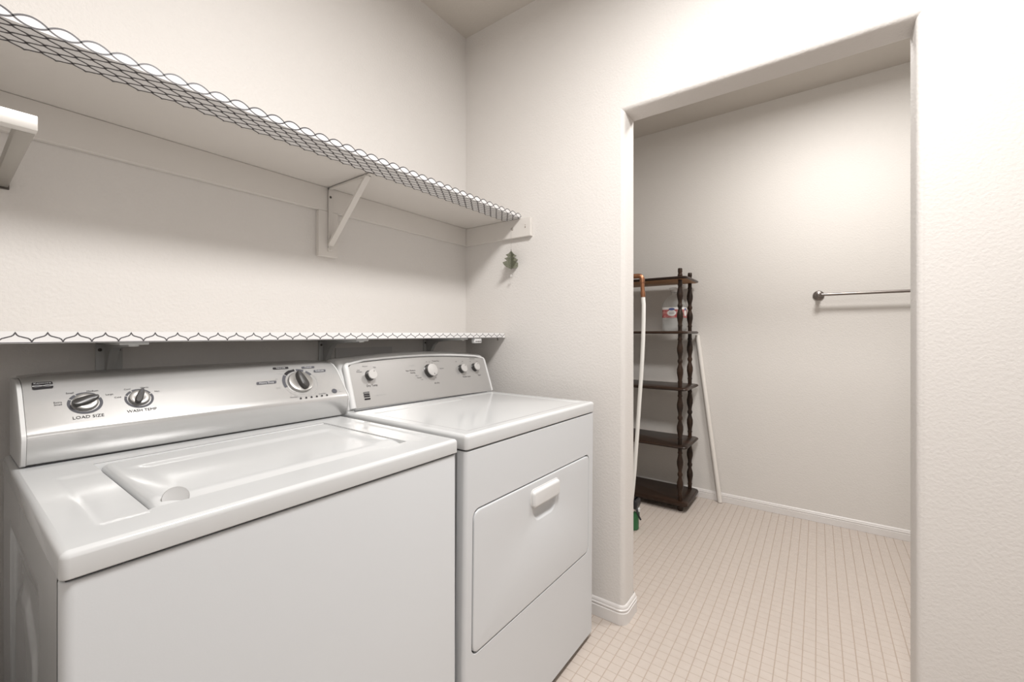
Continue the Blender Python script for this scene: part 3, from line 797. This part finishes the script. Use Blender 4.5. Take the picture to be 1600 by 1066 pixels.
    def sect(x, hgt, back=0.0, grow=0.0):
        k = hgt/0.185
        pr = [(0.5195, 0), (0.5180, 0.006), (0.5700-0.012, 0.118*1.03), (0.5740, 0.150), (0.5770, 0.163), (0.5840, 0.174), (0.596, 0.181), (0.615, 0.185), (0.640, 0.183), (0.668, 0.165), (0.682, 0.120), (0.684, 0.0)]
        return [(x, y+adj(x)+back*(1-min(1, z/0.3)), z0c+z*k) for y, z in pr]
    bm = BM(); st = []
    ends = [(-0.016, 0.70, 0.055), (-0.0155, 0.84, 0.040), (-0.011, 0.93, 0.020), (-0.004, 0.975, 0.008)]
    for dx, kk, bk in ends: st.append(sect(cx0+dx+0.004, top(0)*kk, bk))
    for i in range(25):
        u = i/24; st.append(sect(cx0+0.004+(cx1-cx0-0.010)*u, top(u)))
    for dx, kk, bk in ((0.002, 0.985, 0.003), (0.005, 0.95, 0.010), (0.006, 0.88, 0.02)): st.append(sect(cx1-0.006+dx, top(1)*kk, bk))
    loft(bm, st, True, True); A('console', bm, 'cap', 50)
    # grey fascia plate
    slope = Vector((0, 0.0400, 0.1215)).normalized()
    def FY(z): return 0.5180+(z-z0c-0.006)*0.0400/0.1155
    def FP(x, z, off=0.0012): return frame4((x, FY(z)+adj(x)-off, z), (1, -0.030/(cx1-cx0), 0), slope)
    bm = BM(); prev = None; xs = lines(cx0+0.030, cx1-0.012, 0.012)
    for i, x in enumerate(xs):
        u = (x-cx0)/(cx1-cx0); zt_ = z0c+top(u)*0.880
        cut = 0.010*max(0, 1-i/1.6)**2+0.008*max(0, 1-(len(xs)-1-i)/1.6)**2
        cur = []
        for k in range(7):
            z = z0c+0.004+(zt_-cut-z0c-0.004)*k/6; cur.append(bm.verts.new((x, FY(z)+adj(x)-0.0010, z)))
        if prev:
            for k in range(6): bm.faces.new((prev[k], cur[k], cur[k+1], prev[k+1]))
        prev = cur
    A('fascia', bm, 'silver2', 40)
    # raised white rim round the fascia
    pts = [(cx0+0.0195, z0c+0.004)]
    zl = z0c+top(0)*0.90
    for k in range(7):
        a = PI-PI/2*k/6; pts.append((cx0+0.0195+0.014+0.014*math.cos(a), zl-0.014+0.014*math.sin(a)))
    for i in range(3, 23):
        u = i/24; pts.append((cx0+(cx1-cx0)*u, z0c+top(u)*0.925))
    zr = z0c+top(1)*0.90
    for k in range(7):
        a = PI/2-PI/2*k/6; pts.append((cx1-0.008-0.014+0.014*math.cos(a), zr-0.014+0.014*math.sin(a)))
    pts.append((cx1-0.006, z0c+0.004))
    bm = BM(); tube(bm, [(x, FY(z)+adj(x)-0.0003, z) for x, z in pts], [0.0115]+[0.0110, 0.0105, 0.0095, 0.0085, 0.0075, 0.0065]+[0.0050]*(len(pts)-7), 12, True)
    A('console_rim', bm, 'cap', 50)
    bm = BM(); box(bm, cx0+0.012, cx1-0.01, 0.512, 0.520, 0.9200, 0.9222); A('console_shadow_gap', bm, 'gap')  # painted dark line for the shade below the dryer console
    # knobs (white-grey faces on dark skirts)
    def knob(name, x, z, R, h, ang):
        K = FP(x, z, 0.0)
        e = obj(name, lathe_bm([(R*1.10, 0.0005), (R*1.10, 0.002), (R*1.0, 0.0035), (R*0.97, h-0.004)], 36), 'knobdark', d); e.matrix_local = K
        f = obj('knob_face', lathe_bm([(R*0.975, h-0.0045), (R*1.0, h-0.003), (R*0.98, h-0.0008), (R*0.93, h), (0.0008, h+0.0004)], 36), 'knobgrey', e)
        bm = BM(); box(bm, R*0.60, R*0.82, -0.0009, 0.0009, h, h+0.0008); q = obj('pointer_line', bm, 'ink', e); q.matrix_local = Matrix.Rotation(ang, 4, 'Z')
    KX = [(-0.2500, 1.0290), (0.0230, 1.0310), (0.2030, 1.0300), (0.2860, 1.0330)]
    knob('temperature_knob', *KX[0], 0.0172, 0.023, math.radians(62))
    knob('timer_knob', *KX[1], 0.0250, 0.024, math.radians(-78))
    knob('wrinkle_guard_knob', *KX[2], 0.0172, 0.022, math.radians(58))
    knob('signal_knob', *KX[3], 0.0172, 0.022, math.radians(70))
    bm = BM()
    def tx(s, sz, x, z, mi=0, al='CENTER'): text_bm(bm, s, sz, FP(x, z) @ T(0, 0, 0.0006), al, mi)
    tx('Dry Temp', 0.0105, -0.2480, 0.9950)
    tx('Low', 0.0062, -0.2900, 1.0500, 1); tx('Delicate', 0.0062, -0.2880, 1.0440, 1); tx('Medium', 0.0062, -0.2620, 1.0620, 1); tx('High', 0.0062, -0.2250, 1.0570, 1)
    tx('Auto Moisture', 0.0078, -0.0700, 1.0370); tx('Sensing', 0.0078, -0.0620, 1.0285)
    tx('Normal', 0.0068, -0.0360, 1.0080); tx('Less', 0.0062, -0.0240, 1.0005, 1); tx('Air Dry', 0.0085, 0.0480, 0.9820); tx('Timed Dry', 0.0085, 0.0660, 1.0690)
    tx('More', 0.0062, -0.0450, 1.0160, 1); tx('Optional', 0.0062, 0.0900, 1.0380, 1); tx('Very Dry', 0.0062, -0.0580, 1.0560, 2)
    for i in range(12):
        a = math.radians(-70+i*21); K = FP(KX[1][0]+0.0385*math.cos(a), KX[1][1]+0.0365*math.sin(a)); text_bm(bm, ('5', '10', '20', '30', '40', '50', '60', '70', '80', '·', '·', '·')[i], 0.0058, K @ T(0, 0, 0.0006), 'CENTER', 1)
    tx('Wrinkle Guard', 0.0078, 0.2230, 0.9960); tx('Signal', 0.0078, 0.3060, 0.9980)
    tx('Off', 0.0062, 0.1800, 1.0620, 1); tx('On', 0.0062, 0.2200, 1.0620, 1); tx('End of Cycle', 0.0062, 0.2850, 1.0720); tx('Off', 0.0058, 0.2680, 1.0600, 1); tx('Low', 0.0058, 0.3120, 1.0600, 1)
    # maker's mark: dark bars with light strokes
    K = FP(-0.2760, 0.9630)
    for k in range(3): patch(bm, K @ T(0, 0.0105-0.0068*k, 0), 0.0230, 0.0052, 0.0006, 0.0008, 0, 0.15)
    patch(bm, K @ T(0, -0.0120, 0), 0.0230, 0.0060, 0.0006, 0.0008, 0, 0.15)
    text_bm(bm, 'Kenmore', 0.0052, K @ T(0, 0.0105, 0.0011), 'CENTER', 3)
    text_bm(bm, 'FABRIC CARE SYSTEM', 0.0045, FP(-0.2200, 0.9600) @ T(0, 0, 0.0006), 'CENTER', 2)
    A('console_lettering', bm, ['ink', 'inkgrey', 'inklight', 'inkwhite'], 0)['kind'] = 'stuff'
    for xx in (-hw+0.05, hw-0.05):
        for yy in (0.06, D-0.06):
            bm = BM(); lathe(bm, [(0.016, 0.001-xx*-th), (0.018, 0.006), (0.018, 0.016), (0.008, 0.018), (0.008, 0.031)], 16, T(xx, yy, 0)); A('foot', bm, 'black')
dryer()

# ------------------------------------------------------------------ closet: turned-post shelf stand
def stand():
    BX0, BX1, BY0, BY1 = 2.885, 3.240, 0.690, 1.480
    heights = [0.055, 0.432, 0.813, 1.190, 1.553]
    px = (2.935, 3.200); py = (0.745, 1.425)
    t = thing('shelf_stand', (3.06, 1.085, 0), 'dark stained wooden shelf stand with turned posts against the far closet wall', 'shelf stand')
    iv = T(-3.06, -1.085, 0)
    def A(name, bm, m, sm=35):
        o = obj(name, bm, m, t, sm); o.matrix_parent_inverse = iv; return o
    for hgt in heights:
        bm = BM(); th = 0.018 if hgt > 0.1 else 0.024
        loops = []
        for ins, z in ((0.007, -th/2), (0.001, -th/2+0.004), (0, 0.0), (0.003, th/2-0.003), (0.008, th/2)):
            loops.append([(x, y, hgt+z) for x, y in rrect(BX0+ins, BX1-ins, BY0+ins, BY1-ins, 0.030, 6)])
        loft(bm, loops)
        bm.faces.ensure_lookup_table()
        if hgt > 1.5:
            for f in bm.faces:
                if len(f.verts) > 10 and f.calc_center_median().z < hgt: f.material_index = 1
        A('shelf_board', bm, ['wood', 'woodlight'])
    sp = [(0.013, 0.0), (0.013, 0.035), (0.0160, 0.045), (0.0125, 0.055), (0.0145, 0.075), (0.0205, 0.115), (0.0200, 0.145), (0.0125, 0.180), (0.0112, 0.190), (0.0165, 0.205), (0.0165, 0.217), (0.0120, 0.230), (0.0130, 0.250), (0.0200, 0.290), (0.0205, 0.315), (0.0145, 0.355), (0.0125, 0.375), (0.0160, 0.385), (0.0130, 0.398), (0.0130, 0.43)]
    for i, x in enumerate(px):
        for j, y in enumerate(py):
            for k in range(4):
                za = heights[k]+(0.0095 if k else 0.0125); zb_ = heights[k+1]-0.0095; L = zb_-za
                bm = BM(); lathe(bm, [(r, za+L*z/0.43) for r, z in sp], 20, T(x, y, 0)); A('spindle', bm, 'wood', 50)
            bm = BM(); lathe(bm, [(r, heights[4]+z) for r, z in ((0.014, 0.0095), (0.0165, 0.014), (0.0145, 0.026), (0.0120, 0.034), (0.0145, 0.042), (0.0140, 0.062), (0.012, 0.066), (0.001, 0.067))], 20, T(x, y, 0)); A('finial', bm, 'wood', 50)
            bm = BM(); lathe(bm, [(0.013, 0.0005), (0.017, 0.006), (0.019, 0.020), (0.016, 0.034), (0.013, 0.0425)], 20, T(x, y, 0)); A('foot', bm, 'wood', 50)
stand()

# water jug on the stand
def jug():
    cx, cy, z0 = 3.075, 0.818, 1.1995
    t = thing('water_jug', (cx, cy, z0), 'clear plastic water jug with a red and white label on the shelf stand', 'jug')
    bm = BM(); loops = []
    for hw_, r, z in ((0.060, 0.020, 0.0), (0.070, 0.024, 0.006), (0.072, 0.026, 0.035), (0.0695, 0.026, 0.040), (0.072, 0.026, 0.046), (0.072, 0.026, 0.060), (0.0695, 0.026, 0.066), (0.072, 0.026, 0.072), (0.072, 0.026, 0.088), (0.0705, 0.026, 0.092), (0.0705, 0.026, 0.168), (0.072, 0.027, 0.172), (0.070, 0.030, 0.190), (0.060, 0.034, 0.215), (0.044, 0.035, 0.238), (0.027, 0.0265, 0.252), (0.0185, 0.018, 0.258), (0.0185, 0.018, 0.272), (0.0185, 0.018, 0.276)):
        loops.append([(x, y, z) for x, y in rrect(-hw_, hw_, -hw_, hw_, r, 6)])
    loft(bm, loops); obj('jug_body', bm, 'water', t, 60)
    bm = BM(); lathe(bm, [(0.0205, 0.2765), (0.0205, 0.290), (0.019, 0.2925), (0.001, 0.293)], 24); obj('cap', bm, 'cap', t)
    bm = BM(); tube(bm, [(0, 0.021, 0.268), (0, 0.034, 0.292), (0, 0.036, 0.303), (0, 0.012, 0.306), (0, -0.012, 0.304), (0, -0.02, 0.296)], 0.0022, 8); obj('carry_loop', bm, 'knobgrey', t)
    # wrap label
    bm = BM()
    loft(bm, [[(x, y, z) for x, y in rrect(-0.0712, 0.0712, -0.0712, 0.0712, 0.0265, 6)] for z in (0.094, 0.150)], False, False)
    lab = obj('label', bm, 'labelred', t, 60); tag(lab, 'red and white paper label')
    bm = BM(); loft(bm, [[(x, y, z) for x, y in rrect(-0.0713, 0.0713, -0.0713, 0.0713, 0.0265, 6)] for z in (0.150, 0.166)], False, False); obj('label_top_band', bm, 'liner', t, 60)
    for side in (0, 1):
        for nm, a, b, zz, m_, off in (('label_badge', 0.030, 0.0215, 0.126, 'liner', 0.0006), ('label_emblem', 0.020, 0.009, 0.152, 'labelblue', 0.0010)):
            bm = BM(); lp = []
            for o_ in (0.0, 0.0004):
                q = []
                for i in range(28):
                    an = 2*PI*i/28; u, v = a*math.cos(an), zz+b*math.sin(an)
                    q.append((-0.0714-off-o_, u, v) if side == 0 else (u, -0.0714-off-o_, v))
                lp.append(q)
            loft(bm, lp); obj(nm, bm, m_, t, 0)
    bm = BM()
    for zz in (0.131, 0.125, 0.119): box(bm, -0.0728, -0.0724, -0.018, 0.018, zz, zz+0.0016)
    obj('label_text_line', bm, 'inkgrey', t, 0)
jug()

# copper stub with white hose
hs = thing('water_hose', (2.3, 0.79, 0.0), 'white hose hanging down from a copper pipe elbow beside the doorway jamb', 'hose')
def A(n, bm, m): o = obj(n, bm, m, hs, 50); o.matrix_parent_inverse = T(-2.3, -0.79, 0); return o
bm = BM(); tube(bm, [(2.3, YCL-0.002, 1.5015), (2.3, 0.812, 1.5015)], 0.0105, 16)
tube(bm, [(2.3, 0.86, 1.5015), (2.3, 0.806, 1.5015), (2.3, 0.795, 1.4995), (2.3, 0.788, 1.494), (2.3, 0.784, 1.484), (2.3, 0.783, 1.462)], 0.0135, 16)
A('copper_elbow', bm, 'copper')
bm = BM(); tube(bm, [(2.3, 0.783, 1.463), (2.3, 0.780, 1.395)], 0.0108, 16); tube(bm, [(2.3, 0.7805, 1.410), (2.3, 0.779, 1.383)], 0.0130, 16); A('copper_pipe', bm, 'copper')
hp = [(0.7790, 1.384), (0.7755, 1.340), (0.7765, 1.2575), (0.7790, 1.15), (0.7836, 1.0459), (0.7900, 0.94), (0.7979, 0.833), (0.8050, 0.725), (0.8123, 0.6185), (0.8190, 0.53), (0.8260, 0.43), (0.8370, 0.31), (0.852, 0.18), (0.868, 0.07), (0.875, 0.011)]
bm = BM(); tube(bm, [(2.3, y, z) for y, z in hp], 0.0108, 16); A('hose_tube', bm, 'hose')
bm = BM(); lathe(bm, [(0.018, -0.001), (0.018, 0.006), (0.011, 0.008)], 20, T(2.3, YCL, 1.5015) @ Matrix.Rotation(PI/2, 4, 'X')); A('wall_collar', bm, 'copper')

# green spray bottle on the closet floor
gb = thing('spray_bottle', (2.50, 0.912, 0), 'green spray bottle with white collar and black head on the closet floor', 'bottle')
def offc(prof, dy, n=28): return [[(r*math.cos(2*PI*i/n), r*math.sin(2*PI*i/n)+dy*sstep(0.06, 0.115, z), z) for i in range(n)] for r, z in prof]
bm = BM(); loft(bm, offc([(0.034, 0.0005), (0.038, 0.006), (0.038, 0.055), (0.036, 0.072), (0.028, 0.088), (0.018, 0.102), (0.014, 0.112)], -0.030)); obj('bottle_body', bm, 'green', gb)
bm = BM(); lathe(bm, [(0.0175, 0.1125), (0.0175, 0.130), (0.013, 0.132)], 20, T(0, -0.030, 0)); obj('collar', bm, 'cap', gb)
bm = BM(); loft(bm, [[(x, y, z) for x, y in rrect(-0.045+k, 0.030-k, -0.043+k, -0.008-k, 0.010, 5)] for k, z in ((0.008, 0.1325), (0.003, 0.140), (0, 0.155), (0, 0.178), (0.004, 0.186), (0.012, 0.190))]); obj('spray_head', bm, 'black', gb)
bm = BM(); tube(bm, [(-0.030, -0.036, 0.140), (-0.040, -0.046, 0.120), (-0.044, -0.056, 0.098), (-0.042, -0.066, 0.082)], [0.007, 0.0065, 0.006, 0.005], 10); obj('trigger', bm, 'black', gb)

# pole leaning beside the stand
bm = BM()
pa, pb = Vector((3.238, 0.5540, 0.0035)), Vector((3.2515, 0.7050, 1.172))
tube(bm, [pa, pa+(pb-pa)*0.5, pb], 0.0150, 18)
lp = obj('leaning_pole', bm, 'pole', None, 50); tag(lp, 'plain white painted closet pole leaning on the far wall beside the dark stand', 'pole')
# pull mesh origin to its foot
lp.data.transform(T(-pa.x, -pa.y, 0)); lp.location = (pa.x, pa.y, 0)

# towel bar on the far closet wall
tb = thing('towel_bar', (XF, -0.25, 1.421), 'satin nickel towel bar on the far closet wall seen through the doorway', 'towel bar')
def A(n, bm, m='nickel'): o = obj(n, bm, m, tb, 50); o.matrix_parent_inverse = T(-XF, 0.25, -1.421); return o
for y in (-0.003, -0.600):
    bm = BM(); lathe(bm, [(0.030, 0.0006), (0.030, 0.006), (0.026, 0.010), (0.014, 0.014), (0.011, 0.050), (0.015, 0.056), (0.015, 0.072), (0.011, 0.077), (0.001, 0.078)], 28, T(XF, y, 1.421) @ Matrix.Rotation(-PI/2, 4, 'Y')); A('mount', bm)
bm = BM(); tube(bm, [(XF-0.064, -0.012, 1.421), (XF-0.064, -0.591, 1.421)], 0.0085, 16); A('bar', bm)
